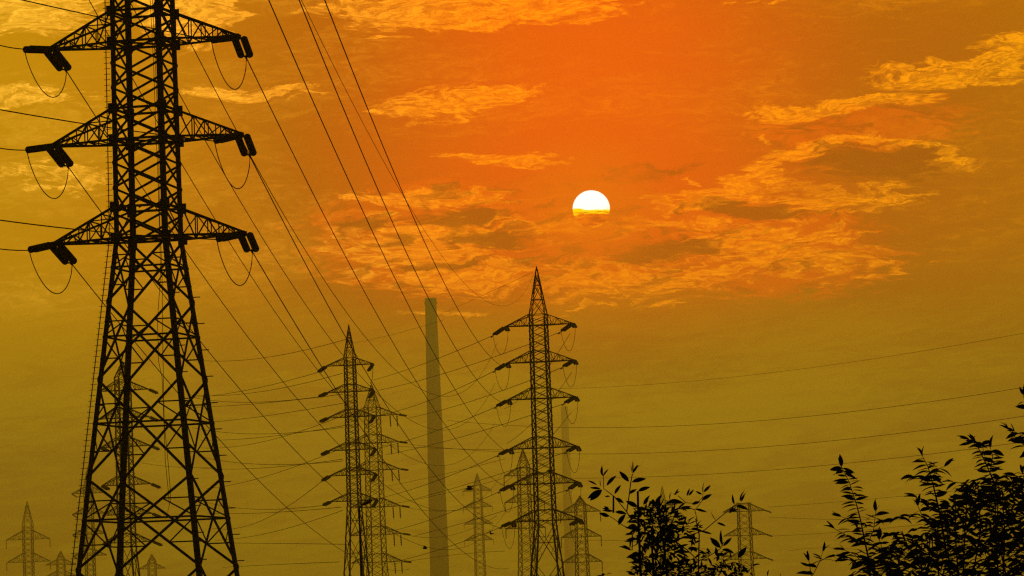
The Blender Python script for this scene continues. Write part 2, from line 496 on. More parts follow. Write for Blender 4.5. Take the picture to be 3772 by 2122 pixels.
def ins_profile(n, r):
    prof = [(0, r*0.35)]
    for k in range(n):
        t = 0.04 + 0.92*k/n; d = 0.92/n
        prof += [(t, r*0.45), (t + d*0.15, r), (t + d*0.6, r*0.97), (t + d*0.85, r*0.5)]
    prof.append((1, r*0.35))
    return prof
def insulator(a, b, label, group, r=0.2, gap=0.25, n=12, sides=10, double=True, sc=1.0):
    """strain set of porcelain strings between arm tip a and clamp b"""
    a = Vector(a); b = Vector(b); r *= K*sc; gap *= K*sc
    root = empty('insulator_string', a, label, 'insulator', group)
    d = b - a; L = d.length; ud = d.normalized()
    x = ud.cross(Vector((0, 0, 1))).normalized()
    if double:
        MB().bar(-x*gap*1.2 + ud*L*0.07, x*gap*1.2 + ud*L*0.07, 0.09 * K).build('yoke', M_STEEL, root)
        MB().bar(-x*gap*1.2 + ud*L*0.92, x*gap*1.2 + ud*L*0.92, 0.09 * K).build('yoke', M_STEEL, root)
        for s in (-1, 1):
            MB().lathe(x*s*gap + ud*L*0.08, x*s*gap + ud*L*0.91, ins_profile(n, r), sides).build('disc_string', M_INS, root, smooth=False)
    else:
        MB().lathe(ud*L*0.06, ud*L*0.92, ins_profile(n, r), sides).build('disc_string', M_INS, root)
    MB().bar((0, 0, 0), ud*L*0.09, 0.1 * K).build('shackle', M_STEEL, root)
    MB().bar(ud*L*0.9, ud*L*1.0, 0.12 * K).build('clamp', M_STEEL, root)
    return root
def jumper(a, b, depth, label, group, r=0.028, skew=0.0):
    depth *= K; r *= K
    a = Vector(a); b = Vector(b)
    pts = []
    for k in range(25):
        t = k/24; p = a.lerp(b, t)
        s = (4*t*(1-t)) ** 0.72
        pts.append(p + Vector((0, 0, -depth*s)) + (b - a)*(skew*s))
    o = MB().tube(pts, r, 6).build('jumper_cable', M_WIRE, None, True, origin=a)
    return tag(o, label, 'cable', group)

def wire(pts, d0, d1, r, label, group=None, ext0=0.0, ext1=0.0, n=40, anchor0=None, anchor1=None, m=None, name='power_line', dampers=()):
    """conductor hanging in a vertical plane through its two ends; a parabola fitted to the points seen"""
    d0 *= K; d1 *= K; r *= K
    P0 = Vector(anchor0) if anchor0 is not None else at(*pts[0], d0)
    P1 = Vector(anchor1) if anchor1 is not None else at(*pts[-1], d1)
    hd = Vector((P1.x-P0.x, P1.y-P0.y)); L = hd.length; u = hd / L; nn = Vector((-u.y, u.x))
    T, Zs, W = [0, L], [P0.z, P1.z], [60.0, 60.0]
    for p in pts[1:-1]:
        d = ray(*p); den = nn.x*d.x + nn.y*d.y
        if abs(den) < 1e-5: continue
        s = (nn.x*(P0.x-CAM.x) + nn.y*(P0.y-CAM.y)) / den
        if s <= 0 or s > 9000: continue
        q = CAM + d*s
        T.append((q.x-P0.x)*u.x + (q.y-P0.y)*u.y); Zs.append(q.z); W.append(1.0 * 300/ max(100, q.y))
    T = np.array(T); A = np.stack([np.ones_like(T), T/L, (T/L)**2], 1); W = np.array(W)
    if len(T) < 3:
        a0, a1, a2 = P0.z, (P1.z-P0.z) - 0.12*L*0.12, 0.12*L*0.12
    else:
        a0, a1, a2 = np.linalg.lstsq(A*W[:, None], np.array(Zs)*W, rcond=None)[0]
    out = []
    for k in range(n+1):
        t = -ext0 + (1+ext0+ext1)*k/n
        out.append(Vector((P0.x + u.x*L*t, P0.y + u.y*L*t, max(2.0, a0 + a1*t + a2*t*t))))
    o = MB().tube(out, r, 5).build(name, m or M_WIRE, None, True, origin=P0)
    for dist in dampers:
        d_ = (out[1] - out[0]).normalized(); q = d_ * dist
        MB().bar(q + Vector((0, 0, 0.01)), q + Vector((0, 0, -0.11)), 0.04).bar(q - d_*0.24 + Vector((0, 0, -.11)), q + d_*0.24 + Vector((0, 0, -.11)), 0.025) \
            .lathe(q - d_*0.30 + Vector((0, 0, -.11)), q - d_*0.14 + Vector((0, 0, -.11)), [(0, .04), (.2, .065), (1, .05)], 6) \
            .lathe(q + d_*0.30 + Vector((0, 0, -.11)), q + d_*0.14 + Vector((0, 0, -.11)), [(0, .04), (.2, .065), (1, .05)], 6).build('vibration_damper', M_STEEL, o)
    return tag(o, label, 'power line', group)

ORD = ['top', 'second', 'third', 'fourth', 'fifth', 'lowest']

# ---- the near pylon --------------------------------------------------
GP = 'lattice pylons standing in the haze'
near_levels = [880, 518, 160, -330, -680, -1030]
PN = pylon('huge black lattice pylon close by, wider than all others, ladder up its left leg', None,
           (549, 880), 246, R(13), near_levels, [(None, 9.1), (880, 3.25), (-1030, 2.85), (-1180, 2.7)], (5.9, 5.9), M_STEEL,
           near=True, w_leg=0.30, w_br=0.112, arm_h=1.85, peak=-1900, panels=[2095, 1760, 1400, 1115, 885], steps=0.94)
nroot, nbase, nu, nv, nT, ncor, nprof = PN
# gusset plates where the arms meet the legs
for z in sorted(zof(nbase.x, nbase.y, r) for r in near_levels[:3]):
    for zz in (z, z + 1.85*K):
        for i in range(4):
            a, b = ((-1, -1), (1, -1), (1, 1), (-1, 1))[i]
            p = ncor(i, zz)
            MB().bar(p + Vector((0, 0, -.22)) - nu*a*0.04, p + Vector((0, 0, .22)) - nu*a*0.04, 0.4, 0.04, ref=nv).build('gusset_plate', M_STEEL, nroot)
# ladder: one rail with rungs out to both sides, beside the outer left leg
lad = []
rail = MB(); pts = []
for (z0, _), (z1, _) in zip(nprof[:-1], nprof[1:]):
    for t in np.linspace(0, 1, 12): pts.append(ncor(0, z0 + (z1-z0)*float(t)) + nu*(-0.19) + nv*(-0.04))
pts = [p for p in pts if p.z < 32]
rail.tube(pts, 0.022, 5)
L = rail.build('ladder', M_STEEL, nroot)
z = 0.6; rung = None
while z < 30:
    p = ncor(0, z) + nu*(-0.19) + nv*(-0.04)
    if rung is None:
        rung = MB().bar(-nu*0.1, nu*0.17, 0.028, 0.02).build('rung', M_STEEL, L)
        rung.location = p
    else:
        o = rung.copy(); COL.objects.link(o); o.location = p
    z += 0.23
# step bolts
bolt = None
for z in np.arange(3.0, 17.0, 1.1):
    for i, s in ((1, 1), (2, 1)):
        p = ncor(i, float(z)) + Vector((0, 0, 0))
        if bolt is None:
            bolt = MB().bar((0, 0, 0), nu*0.3, 0.04).build('step_bolt', M_STEEL, nroot); bolt.location = p
        else:
            o = bolt.copy(); COL.objects.link(o); o.location = p

away = {('L', 2): (245, 262), ('R', 2): (908, 214), ('L', 1): (252, 616), ('R', 1): (921, 576), ('L', 0): (266, 974), ('R', 0): (930, 928)}
side = {('L', 2): (89, 181), ('R', 2): (778, 148), ('L', 1): (98, 553), ('R', 1): (790, 520), ('L', 0): (107, 922), ('R', 0): (798, 882)}
nm = {2: 'top', 1: 'middle', 0: 'lowest'}
sn = {'L': 'left', 'R': 'right'}
nend = {}
for key in away:
    s, lv = key
    tip = nT[lv][0 if s == 'L' else 1]
    e1 = at(*away[key], tip.y + 3.0*K); e2 = at(*side[key], tip.y - 2.0*K)
    nend[key] = (e1, e2)
    where = f'of the {nm[lv]} {sn[s]} arm of the near pylon'
    insulator(tip, e1, f'fat double insulator string slanting down {where}', 'insulators of the near pylon', r=0.225, gap=0.27, n=12)
    insulator(tip, e2, f'near horizontal insulator string pointing leftwards {where}', 'insulators of the near pylon', r=0.22, gap=0.2, n=12)
    jumper(e2, e1, (2.1 if lv != 1 else 2.3) if s == 'L' else 2.3, f'U shaped jumper cable below the tip {where}', 'jumper loops of the near pylon', 0.03, 0.06)
# lines leaving to the left, out of the picture
WR = 0.033
for key, pts in {('L', 2): [(89, 181), (0, 167)], ('R', 2): [(778, 148), (408, 72), (83, 0)], ('L', 1): [(98, 553), (0, 546)],
                 ('R', 1): [(790, 520), (370, 465), (0, 404)], ('L', 0): [(107, 922), (0, 917)], ('R', 0): [(798, 882), (423, 859), (0, 811)]}.items():
    s, lv = key
    p1 = at(*pts[-1], (205 if s == 'R' else 235)*K)
    wire(pts, 0, 0, WR, f'cable leaving the frame leftwards from the {nm[lv]} {sn[s]} arm of the near pylon',
         'cables of the near pylon', 0, 1.6 if s == 'R' else 4, 30, anchor0=nend[key][1], anchor1=p1)

# ---- the pylon right of the middle, below the sun ---------------------
right_rows = [1918, 1782, 1650, 1468, 1333, 1198]
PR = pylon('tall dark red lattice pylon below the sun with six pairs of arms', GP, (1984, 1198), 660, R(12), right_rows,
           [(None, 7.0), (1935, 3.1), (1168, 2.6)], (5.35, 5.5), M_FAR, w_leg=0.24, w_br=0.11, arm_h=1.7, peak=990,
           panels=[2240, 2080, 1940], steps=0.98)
rroot, rbase, ru, rv, rT, rcor, rprof = PR
sag = {}
lend = {5: (1816, 1236), 4: (1824, 1365), 3: (1829, 1498), 2: (1838, 1676), 1: (1842, 1810), 0: (1848, 1941)}
rend = {5: (2067, 1222), 4: (2074, 1352), 3: (2080, 1486), 2: (2088, 1664), 1: (2095, 1803), 0: (2100, 1936)}
rn = {5: 'top', 4: 'second', 3: 'third', 2: 'fourth', 1: 'fifth', 0: 'lowest'}
rlend, rrend = {}, {}
for lv in range(6):
    for sd, tb, st in (('left', lend, rlend), ('right', rend, rrend)):
        tip = rT[lv][0 if sd == 'left' else 1]
        e = at(*tb[lv], tip.y + 2.5*K); st[lv] = e
        insulator(tip, e, f'insulator string slanting off the {rn[lv]} {sd} arm of the pylon below the sun',
                  'insulators of the pylon below the sun', r=0.24, gap=0.26, n=8, sides=7)
        e2 = tip + Vector((0.35, -3.0, -0.9))*K 
        insulator(tip, e2, f'short looking insulator string under the {rn[lv]} {sd} arm tip of the pylon below the sun',
                  'insulators of the pylon below the sun', r=0.2, gap=0.22, n=8, sides=7)
        jumper(e, e2, 3.4, f'thin V shaped jumper under the {rn[lv]} {sd} arm of the pylon below the sun', 'jumper loops of the pylon below the sun', 0.035, 0.05)
        sag[(lv, sd)] = e2

# ---- lines from the near pylon to the next ones ------------------------
wire([(909, 215), (963, 325), (1047, 506), (1190, 800), (1300, 1006), (1471, 1306), (1580, 1473), (1635, 1553), (1723, 1654), (1889, 1779)],
     0, 0, WR, 'line from the near pylon top right arm to the fifth left arm below the sun', 'cables of the near pylon', 0, 0, 60, anchor0=nend[('R', 2)][0], anchor1=sag[(1, 'left')])
wire([(921, 578), (1035, 800), (1103, 929), (1246, 1200), (1379, 1417), (1439, 1518), (1569, 1706), (1700, 1853), (1831, 1950), (1893, 1935)],
     0, 0, WR, 'line from the near pylon middle right arm to the lowest arm below the sun', 'cables of the near pylon', 0, 0, 60, anchor0=nend[('R', 1)][0], anchor1=sag[(0, 'left')])
wire([(932, 929), (1089, 1200), (1154, 1306), (1194, 1371), (1267, 1486), (1320, 1560), (1421, 1706), (1569, 1890), (1700, 2017), (1816, 2092)],
     0, 640, WR, 'line running down from the lowest right arm of the near pylon', 'cables of the near pylon', 0, 0.2, 60, anchor0=nend[('R', 0)][0])
wire([(245, 264), (355, 444), (499, 667), (594, 822), (693, 966), (769, 1060), (862, 1200), (949, 1308), (1037, 1424), (1159, 1553), (1257, 1647), (1351, 1717), (1490, 1802), (1617, 1830), (1700, 1816), (1850, 1745)],
     0, 900, WR, 'line running down right from the top left arm of the near pylon', 'cables of the near pylon', 0, 0, 60, anchor0=nend[('L', 2)][0])
wire([(254, 618), (380, 801), (499, 966), (528, 1012), (637, 1151), (745, 1298), (932, 1521), (1110, 1706), (1180, 1766), (1264, 1829), (1418, 1932), (1495, 1961), (1614, 1976), (1700, 1956), (1860, 1890)],
     0, 900, WR, 'line running down right from the middle left arm of the near pylon', 'cables of the near pylon', 0, 0, 60, anchor0=nend[('L', 1)][0])
wire([(268, 975), (388, 1128), (508, 1280), (668, 1466), (796, 1616), (984, 1801), (1124, 1920), (1257, 2011), (1400, 2092)],
     0, 640, WR, 'line running down right from the lowest left arm of the near pylon', 'cables of the near pylon', 0, 0.3, 60, anchor0=nend[('L', 0)][0])
# lines that come in from overhead
GO = 'cables coming in from above the frame'
wire([(990, 0), (1203, 506), (1335, 800), (1468, 1076), (1600, 1306), (1649, 1375), (1761, 1525), (1821, 1584), (1897, 1633)],
     215, 0, WR, 'steep line from above ending at the fourth left arm of the pylon below the sun', GO, 0.25, 0, 60, anchor1=sag[(2, 'left')])
wire([(1102, 0), (1303, 506), (1433, 800), (1576, 1097), (1702, 1306), (1806, 1441), (1849, 1476)],
     215, 0, WR, 'steep line from above ending at the third left arm of the pylon below the sun', GO, 0.25, 0, 60, anchor1=sag[(3, 'left')])
wire([(1196, 0), (1391, 506), (1520, 800), (1667, 1097), (1819, 1306), (1852, 1335)],
     215, 0, WR, 'steep line from above ending at the second left arm of the pylon below the sun', GO, 0.25, 0, 60, anchor1=sag[(4, 'left')])
wire([(1110, 0), (1190, 175), (1351, 506), (1520, 815), (1560, 880), (1610, 940), (1700, 1029), (1760, 1068), (1800, 1082), (1843, 1086), (1900, 1060), (1968, 1005)],
     280, 1000, 0.022, 'thin earth wire sagging low and rising behind the pointed pylon tip below the sun', GO, 0.3, 0, 70)
wire([(632, 20), (660, 93), (842, 466), (907, 589), (1028, 800), (1103, 929), (1200, 1073), (1300, 1200), (1405, 1301), (1524, 1394), (1572, 1410), (1625, 1421), (1670, 1414), (1744, 1375), (1800, 1312), (1831, 1263)],
     300, 1000, 0.036, 'upper of three deep sagging lines turning up before the tall chimney', GO, 0.2, 0, 80)
wire([(475, 0), (575, 194), (661, 363), (743, 515), (841, 690), (969, 906), (1166, 1200), (1257, 1315), (1309, 1371), (1369, 1427), (1407, 1466), (1499, 1525), (1594, 1555), (1628, 1556), (1677, 1549), (1737, 1514), (1789, 1462), (1824, 1410)],
     300, 1000, 0.036, 'middle one of three deep sagging lines turning up before the tall chimney', GO, 0.2, 0, 80)
wire([(328, 0), (404, 124), (485, 295), (578, 458), (673, 631), (780, 810), (827, 893), (897, 999), (1033, 1200), (1145, 1340), (1218, 1427), (1264, 1480), (1355, 1567), (1404, 1605), (1500, 1658), (1559, 1683), (1614, 1686), (1670, 1679), (1719, 1656), (1789, 1591), (1824, 1556)],
     300, 1000, 0.036, 'lowest of three deep sagging lines turning up before the tall chimney', GO, 0.2, 0, 80)

# ---- cables hanging inside the near pylon -----------------------------
for k, pts in enumerate(([(553, 0), (566, 240), (574, 480), (581, 620), (586, 800), (592, 1010), (580, 1180), (584, 1330), (597, 1390), (604, 1560), (609, 1700), (619, 1800), (624, 1860), (612, 1910)],
                         [(562, 0), (575, 300), (583, 480), (588, 800), (597, 1010), (600, 1300), (605, 1560), (619, 1700), (627, 1800), (628, 1850)])):
    P = [at(x, y, (247 + 0.3*k)*K) for x, y in pts]
    P.insert(0, P[0] + Vector((-0.3, 0, 6))*K)
    o = MB().tube(P, 0.012, 4).build('hanging_cable', M_WIRE, None, True, origin=P[0])
    tag(o, ['wavy slack cable hanging down inside the near pylon', 'straighter slack cable hanging down inside the near pylon'][k], 'cable', 'slack cables inside the near pylon')

# ---- the other pylons --------------------------------------------------
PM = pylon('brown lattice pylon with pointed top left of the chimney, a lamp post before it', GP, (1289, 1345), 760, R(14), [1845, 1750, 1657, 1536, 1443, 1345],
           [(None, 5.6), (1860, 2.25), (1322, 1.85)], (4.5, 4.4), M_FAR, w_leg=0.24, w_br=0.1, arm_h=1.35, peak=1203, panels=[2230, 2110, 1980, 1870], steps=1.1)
mn = {5: 'top', 4: 'second', 3: 'third', 2: 'fourth', 1: 'fifth', 0: 'lowest'}
mend = {5: (1171, 1372), 4: (1174, 1462), 3: (1178, 1555), 2: (1183, 1677), 1: (1186, 1772), 0: (1190, 1862)}
for lv in range(6):
    tip = PM[4][lv][0]; e = at(*mend[lv], tip.y + 2*K)
    insulator(tip, e, f'dark insulator string off the {mn[lv]} left arm of the pointed pylon beside the chimney', 'insulators of the pylon beside the chimney', r=0.3, gap=0.2, n=5, sides=6)
    tip = PM[4][lv][1]; e = tip + Vector((-0.9, -2, -1.5))*K
    if lv >= 4:
        insulator(tip, e, f'short insulator string under the {mn[lv]} right arm of the pointed pylon beside the chimney', 'insulators of the pylon beside the chimney', r=0.22, gap=0.2, n=5, sides=6)
        jumper(tip, tip + Vector((-0.6, 0, -3.2))*K, 1.4, f'short jumper at the {mn[lv]} right arm of the pointed pylon beside the chimney', 'jumpers of the pylon beside the chimney', 0.05)
    else:
        insulator(tip, e, f'insulator string at the {mn[lv]} right arm, lost among the bars of the broad pylon', 'right hand insulators of the pylon beside the chimney', r=0.22, gap=0.2, n=5, sides=6)

def hangers(T, rows, label, D, both=True, offs=(0.12, 0.45), L=3.0, r=0.14):
    pass
PB = pylon('broad lattice pylon close behind the pointed one, strings hanging under its arms', GP, (1372, 1540), 1000, R(17), [2071, 1970, 1868, 1732, 1632, 1532],
           [(None, 6.4), (2075, 3.9), (1505, 3.2)], (6.4, 6.5), M_FAR, w_leg=0.2, w_br=0.11, arm_h=2.0, peak=1418, steps=1.15, sc=1.4)
for lv in range(6):
    tip = PB[4][lv][1]
    insulator(tip, tip + Vector((2.2, 1.0, -0.35))*K*1.4, f'stubby insulator string off the {mn[lv]} right arm of the broad pylon by the chimney',
              'insulators of the broad pylon', r=0.26, gap=0.2, n=5, sides=6, sc=1.4)
    for k, f in enumerate((0.05, 0.32)):
        a = tip - PB[2]*(6.4*f*K*1.4)
        insulator(a, a + Vector((0.12, 0, -3.1))*K*1.4, f"{['outer', 'inner'][k]} vertical insulator string under the {mn[lv]} right arm of the broad pylon",
                  'insulators of the broad pylon', r=0.17, gap=0.2, n=6, sides=6, double=False, sc=1.4)
PL = pylon('faint lattice pylon seen through the bars of the huge near pylon', GP, (457, 1600), 830, R(14), [1998, 1895, 1786, 1645, 1540, 1438],
           [(None, 6.4), (2010, 3.0), (1395, 2.7)], (4.9, 5.3), M_FAR, w_leg=0.3, w_br=0.12, arm_h=1.7, peak=1335, panels=[2170, 2015], steps=1.1, sc=1.25)
for lv in range(6):
    tip = PL[4][lv][1]
    insulator(tip, tip + Vector((2.0, 1.0, -0.95))*K*1.25, f'dark insulator string off the {mn[lv]} right arm of the pylon seen through the near one',
              'insulators of the pylon seen through the near one', r=0.32, gap=0.22, n=5, sides=6, sc=1.25)
    tip = PL[4][lv][0]
    if lv in (0, 2, 3):
        insulator(tip, tip + Vector((1.6, -2.0, -0.9))*K*1.25, f'dark insulator string off the {mn[lv]} left arm of the pylon seen through the near one',
                  'insulators of the pylon seen through the near one', r=0.32, gap=0.22, n=5, sides=6, sc=1.25)
far = [
    # label, centre, D, yaw, rows, profile, tips, peak, arm_h
    ('pale pylon whose left arms show beside the ladder of the near pylon', (326, 1830), 1350, 10, [2047, 1968, 1893, 1817], [(None, 4.2), (2100, 2.9), (1800, 2.6)], (5.6, 5.6), 1722, 2.0),
    ('faint pointed pylon nearest the left edge, two pairs of arms', (103, 1980), 1500, 6, [2070, 1987], [(None, 4.4), (2122, 3.4), (1935, 3.5)], (8.0, 8.0), 1848, 3.2),
    ('tiny pale pylon low between the left edge pylon and the near one', (224, 2060), 2300, 4, [2122, 2080], [(None, 5.5), (2122, 4.6), (2060, 4.2)], (8.5, 8.5), 2030, 2.8),
    ('tiny pale pylon low inside the feet of the near pylon', (560, 2080), 2300, 8, [2095], [(None, 5.0), (2122, 4.4), (2070, 4.2)], (7.5, 7.5), 2042, 2.8),
    ('very pale pointed pylon right of the chimney, almost lost in haze', (1760, 1830), 2500, 10, [1990, 1930, 1868, 1808], [(None, 7.5), (2050, 5.6), (1795, 4.6)], (9.0, 8.6), 1744, 3.4),
    ('hazy pylon directly behind the pylon below the sun, arms showing left', (1929, 1750), 1300, 16, [1946, 1849, 1751], [(None, 6.4), (2010, 4.0), (1718, 3.3)], (6.4, 6.4), 1655, 2.4),
    ('small pylon with rounded top right of the pylon below the sun', (2138, 1885), 1250, 14, [2071, 1978, 1886], [(None, 5.0), (2090, 3.6), (1857, 3.0)], (6.2, 6.1), 1828, 2.4),
    ('small flat topped pylon half hidden by the middle shrub', (2741, 1884), 1250, 14, [2060, 1972, 1884], [(None, 5.2), (2100, 4.0), (1852, 3.7)], (6.4, 6.6), None, 2.2),
    ('very faint pylon tip standing behind the leaves of the middle shrub', (2441, 1850), 2400, 10, [2000, 1925, 1862], [(None, 6.5), (2000, 4.4), (1850, 3.6)], (7.0, 7.0), 1790, 3.0),
]
FT = []
FSC = [2.4, 2.5, 2.0, 2.0, 1.8, 1.7, 1.8, 1.7, 1.8]
for lab, cpx, D, yaw, rows, prof, tips, peak, ah in far:
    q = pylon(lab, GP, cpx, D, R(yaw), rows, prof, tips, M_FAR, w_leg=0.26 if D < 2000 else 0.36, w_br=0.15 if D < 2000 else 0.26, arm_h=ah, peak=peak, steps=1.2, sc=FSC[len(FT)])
    FT.append(q)
for q, sgn, dx_, L in ((FT[0], 0, 1.8, 1.2), (FT[7], 1, 1.7, 0.7)):
    for row in q[4]:
        t = row[sgn]; ks = K * FSC[FT.index(q)]
        MB().lathe(t - q[1], t - q[1] + Vector((dx_, 0, -L))*ks, ins_profile(4, 0.3*ks), 6).build('disc_string', M_INS, q[0])
for q in (FT[1], FT[4], FT[5], FT[6]):
    for row in q[4]:
        for t in row:
            t = t - q[1]; ks = K * FSC[FT.index(q)]
            MB().lathe(t, t + Vector((0, 0, -3.2))*ks, ins_profile(4, 0.16*ks), 6).build('disc_string', M_INS, q[0])

# ---- faint far lines ----------------------------------------------------
GF = 'pale far cables between the hazy pylons'
# strung from the pylon below the sun down to the left
def fw(pts, d0, d1, label, r=0.05, e0=0.0, e1=0.0, a0=None, a1=None):
    return wire(pts, d0, d1, r, label, GF, e0, e1, 36, anchor0=a0, anchor1=a1, dampers=(1.1, 2.2) if a0 is not None else ())
fw([lend[5], (1690, 1288), (1619, 1318), (1477, 1371), (1375, 1400)], 0, 1000, 'pale line from the top left arm below the sun to the broad pylon', a0=rlend[5])
fw([rend[5], (1943, 1272), (1737, 1343), (1625, 1378), (1394, 1438)], 0, 1000, 'pale line from the top right arm below the sun crossing behind its body', a0=rrend[5])
fw([lend[4], (1740, 1413), (1580, 1473), (1442, 1518), (1396, 1530)], 0, 1000, 'pale line from the second left arm below the sun to the broad pylon', a0=rlend[4])
fw([rend[4], (1950, 1404), (1803, 1452), (1625, 1514), (1508, 1539)], 0, 1000, 'pale line from the second right arm below the sun crossing behind its body', a0=rrend[4])
fw([lend[3], (1670, 1563), (1506, 1622), (1400, 1650)], 0, 1000, 'pale line from the third left arm below the sun to the broad pylon', a0=rlend[3])
fw([rend[3], (1950, 1537), (1810, 1577), (1650, 1620), (1551, 1647), (1422, 1675)], 0, 1000, 'pale line from the third right arm below the sun crossing behind its body', a0=rrend[3])
fw([lend[2], (1772, 1703), (1600, 1775), (1400, 1835)], 0, 1000, 'pale line from the fourth left arm below the sun', a0=rlend[2])
fw([rend[2], (1950, 1710), (1750, 1775), (1520, 1840)], 0, 1000, 'pale line from the fourth right arm below the sun', a0=rrend[2])
fw([lend[1], (1762, 1845), (1600, 1910), (1400, 1965)], 0, 1000, 'pale line from the fifth left arm below the sun', a0=rlend[1])
fw([rend[1], (1950, 1850), (1750, 1915), (1520, 1975)], 0, 1000, 'pale line from the fifth right arm below the sun', a0=rrend[1])
fw([lend[0], (1762, 1975), (1600, 2030), (1400, 2080)], 0, 1000, 'pale line from the lowest left arm below the sun', a0=rlend[0])
fw([(1962, 1003), (1850, 1050), (1760, 1100), (1640, 1150)], 660, 1400, 'thin earth wire falling left from the pointed tip below the sun', r=0.03, e1=0.25)
fw([(1636, 1178), (1560, 1205), (1400, 1240), (1310, 1262)], 1100, 1500, 'broken looking pale wire left of the chimney top', r=0.04, e1=0.1)
for k, (a, b) in enumerate((((2100, 1228), (2058, 1301)), ((2107, 1370), (2065, 1430)), ((2104, 1520), (2048, 1582)))):
    fw([a, b, (b[0]-70, b[1]+90), (b[0]-200, b[1]+205)], 664, 900, f'pale cable slanting away under the {["top","second","third"][k]} right arm below the sun', r=0.04)
# long shallow ones to the right
fw([(1649, 1549), (1789, 1565), (1950, 1569), (2200, 1575), (2500, 1569), (2900, 1542), (3300, 1495), (3772, 1427)], 1500, 1000, 'long pale line reaching the right edge, second from the top', r=0.06, e1=0.05)
fw([(1506, 1637), (1719, 1656), (2200, 1670), (2550, 1660), (2900, 1640), (3190, 1617), (3772, 1533)], 1500, 1000, 'long pale line reaching the right edge just under the second one', r=0.06, e1=0.05)
fw([(1900, 1758), (2100, 1757), (2500, 1752), (2900, 1728), (3100, 1709), (3365, 1681), (3772, 1628)], 1500, 1000, 'long pale line passing above the two shrubs', r=0.06, e1=0.05)
fw([(2060, 1432), (2400, 1416), (2811, 1376), (3200, 1325), (3772, 1227)], 1700, 1200, 'highest and palest long line near the right edge', r=0.05, e1=0.05)
fw([(2830, 1868), (2900, 1863), (3080, 1850), (3400, 1820), (3772, 1780)], 1400, 1100, 'pale line running right from the flat topped pylon', r=0.05, e1=0.05)
fw([(2833, 1905), (2960, 1909), (3100, 1912), (3260, 1917), (3600, 1905)], 1400, 1100, 'pale level line between the two shrubs', r=0.05, e1=0.05)
fw([(2836, 1975), (3000, 1968), (3200, 1950), (3500, 1920)], 1400, 1100, 'pale line low between the two shrubs', r=0.05, e1=0.05)
fw([(2160, 1990), (2300, 1990), (2500, 2010), (2700, 2040)], 1250, 1400, 'pale sagging line low behind the middle shrub', r=0.05)
fw([(3772-870, 2030), (3050, 2018), (3200, 2030)], 1500, 1400, 'lowest pale line left of the big bush', r=0.05)
# many between the near pylon and the pointed one
H = [[(700, 1324), (775, 1322), (914, 1322), (1019, 1315), (1089, 1301), (1230, 1262)],
     [(700, 1464), (778, 1459), (872, 1445), (984, 1420), (1171, 1372)],
     [(700, 1455), (872, 1450), (1037, 1432), (1138, 1410), (1262, 1375)],
     [(700, 1462), (782, 1473), (914, 1482), (1019, 1480), (1174, 1462)],
     [(700, 1500), (778, 1497), (900, 1491), (1050, 1478), (1262, 1452)],
     [(700, 1560), (789, 1553), (880, 1544), (1037, 1525), (1178, 1500)],
     [(710, 1575), (792, 1588), (914, 1598), (1019, 1598), (1264, 1574)],
     [(740, 1622), (830, 1619), (935, 1616), (1019, 1605), (1183, 1580)],
     [(740, 1650), (860, 1650), (960, 1630), (1178, 1557)],
     [(730, 1680), (810, 1698), (897, 1708), (1054, 1710), (1177, 1703), (1264, 1698)],
     [(740, 1725), (817, 1728), (914, 1728), (1019, 1719), (1264, 1691)],
     [(760, 1800), (900, 1775), (1019, 1745), (1183, 1680)],
     [(760, 1850), (845, 1861), (984, 1878), (1124, 1876), (1190, 1862)],
     [(760, 1890), (845, 1892), (1019, 1887), (1257, 1868)],
     [(780, 1945), (900, 1930), (1019, 1900), (1186, 1772)],
     [(790, 1990), (862, 1983), (1009, 1960), (1138, 1923), (1262, 1880)],
     [(800, 2000), (872, 2004), (1019, 2000), (1229, 2004)],
     [(820, 2090), (866, 2088), (1050, 2078), (1250, 2070)],
     [(520, 1705), (600, 1714), (700, 1725), (790, 1722)],
     [(1400, 1640), (1550, 1648), (1700, 1655), (1900, 1658)],
     [(1490, 1868), (1560, 1880), (1640, 1882), (1760, 1870)],
     [(1505, 1972), (1600, 1981), (1700, 1960), (1830, 1900)],
     [(1440, 2080), (1560, 2060), (1700, 2040), (1860, 2030)],
     [(1430, 1790), (1560, 1760), (1700, 1735), (1860, 1690)],
     [(1420, 1860), (1560, 1838), (1700, 1800), (1860, 1760)]]
wh = ['highest', 'second', 'third', 'fourth', 'fifth', 'sixth', 'seventh', 'eighth', 'ninth', 'tenth', 'eleventh', 'twelfth', 'thirteenth', 'fourteenth', 'fifteenth', 'sixteenth', 'seventeenth', 'lowest']
INS_END = {1372, 1462, 1555, 1677, 1772, 1862}
for k, pts in enumerate(H):
    if k < 18 and pts[-1][0] < 1250 and pts[-1][1] not in INS_END:
        pts = pts + [(1290, pts[-1][1] + (pts[-1][1]-pts[-2][1]) * (1290-pts[-1][0]) / max(60, pts[-1][0]-pts[-2][0]))]
    if k < 18: lab = f'pale sagging line, {wh[k]} of those between the near pylon and the pointed one'
    else: lab = ['short pale line crossing inside the near pylon', 'pale level line crossing the chimney at mid height', 'pale line low right of the broad pylon, fourth arm height',
                 'pale line low right of the broad pylon, fifth arm height', 'pale line lowest across the foot of the chimney', 'pale rising line crossing the lower chimney', 'pale rising line under it across the lower chimney'][k-18]
    fw(pts, 1250, 780 if k < 18 else 1100, lab, r=0.055 if k < 18 else 0.05)

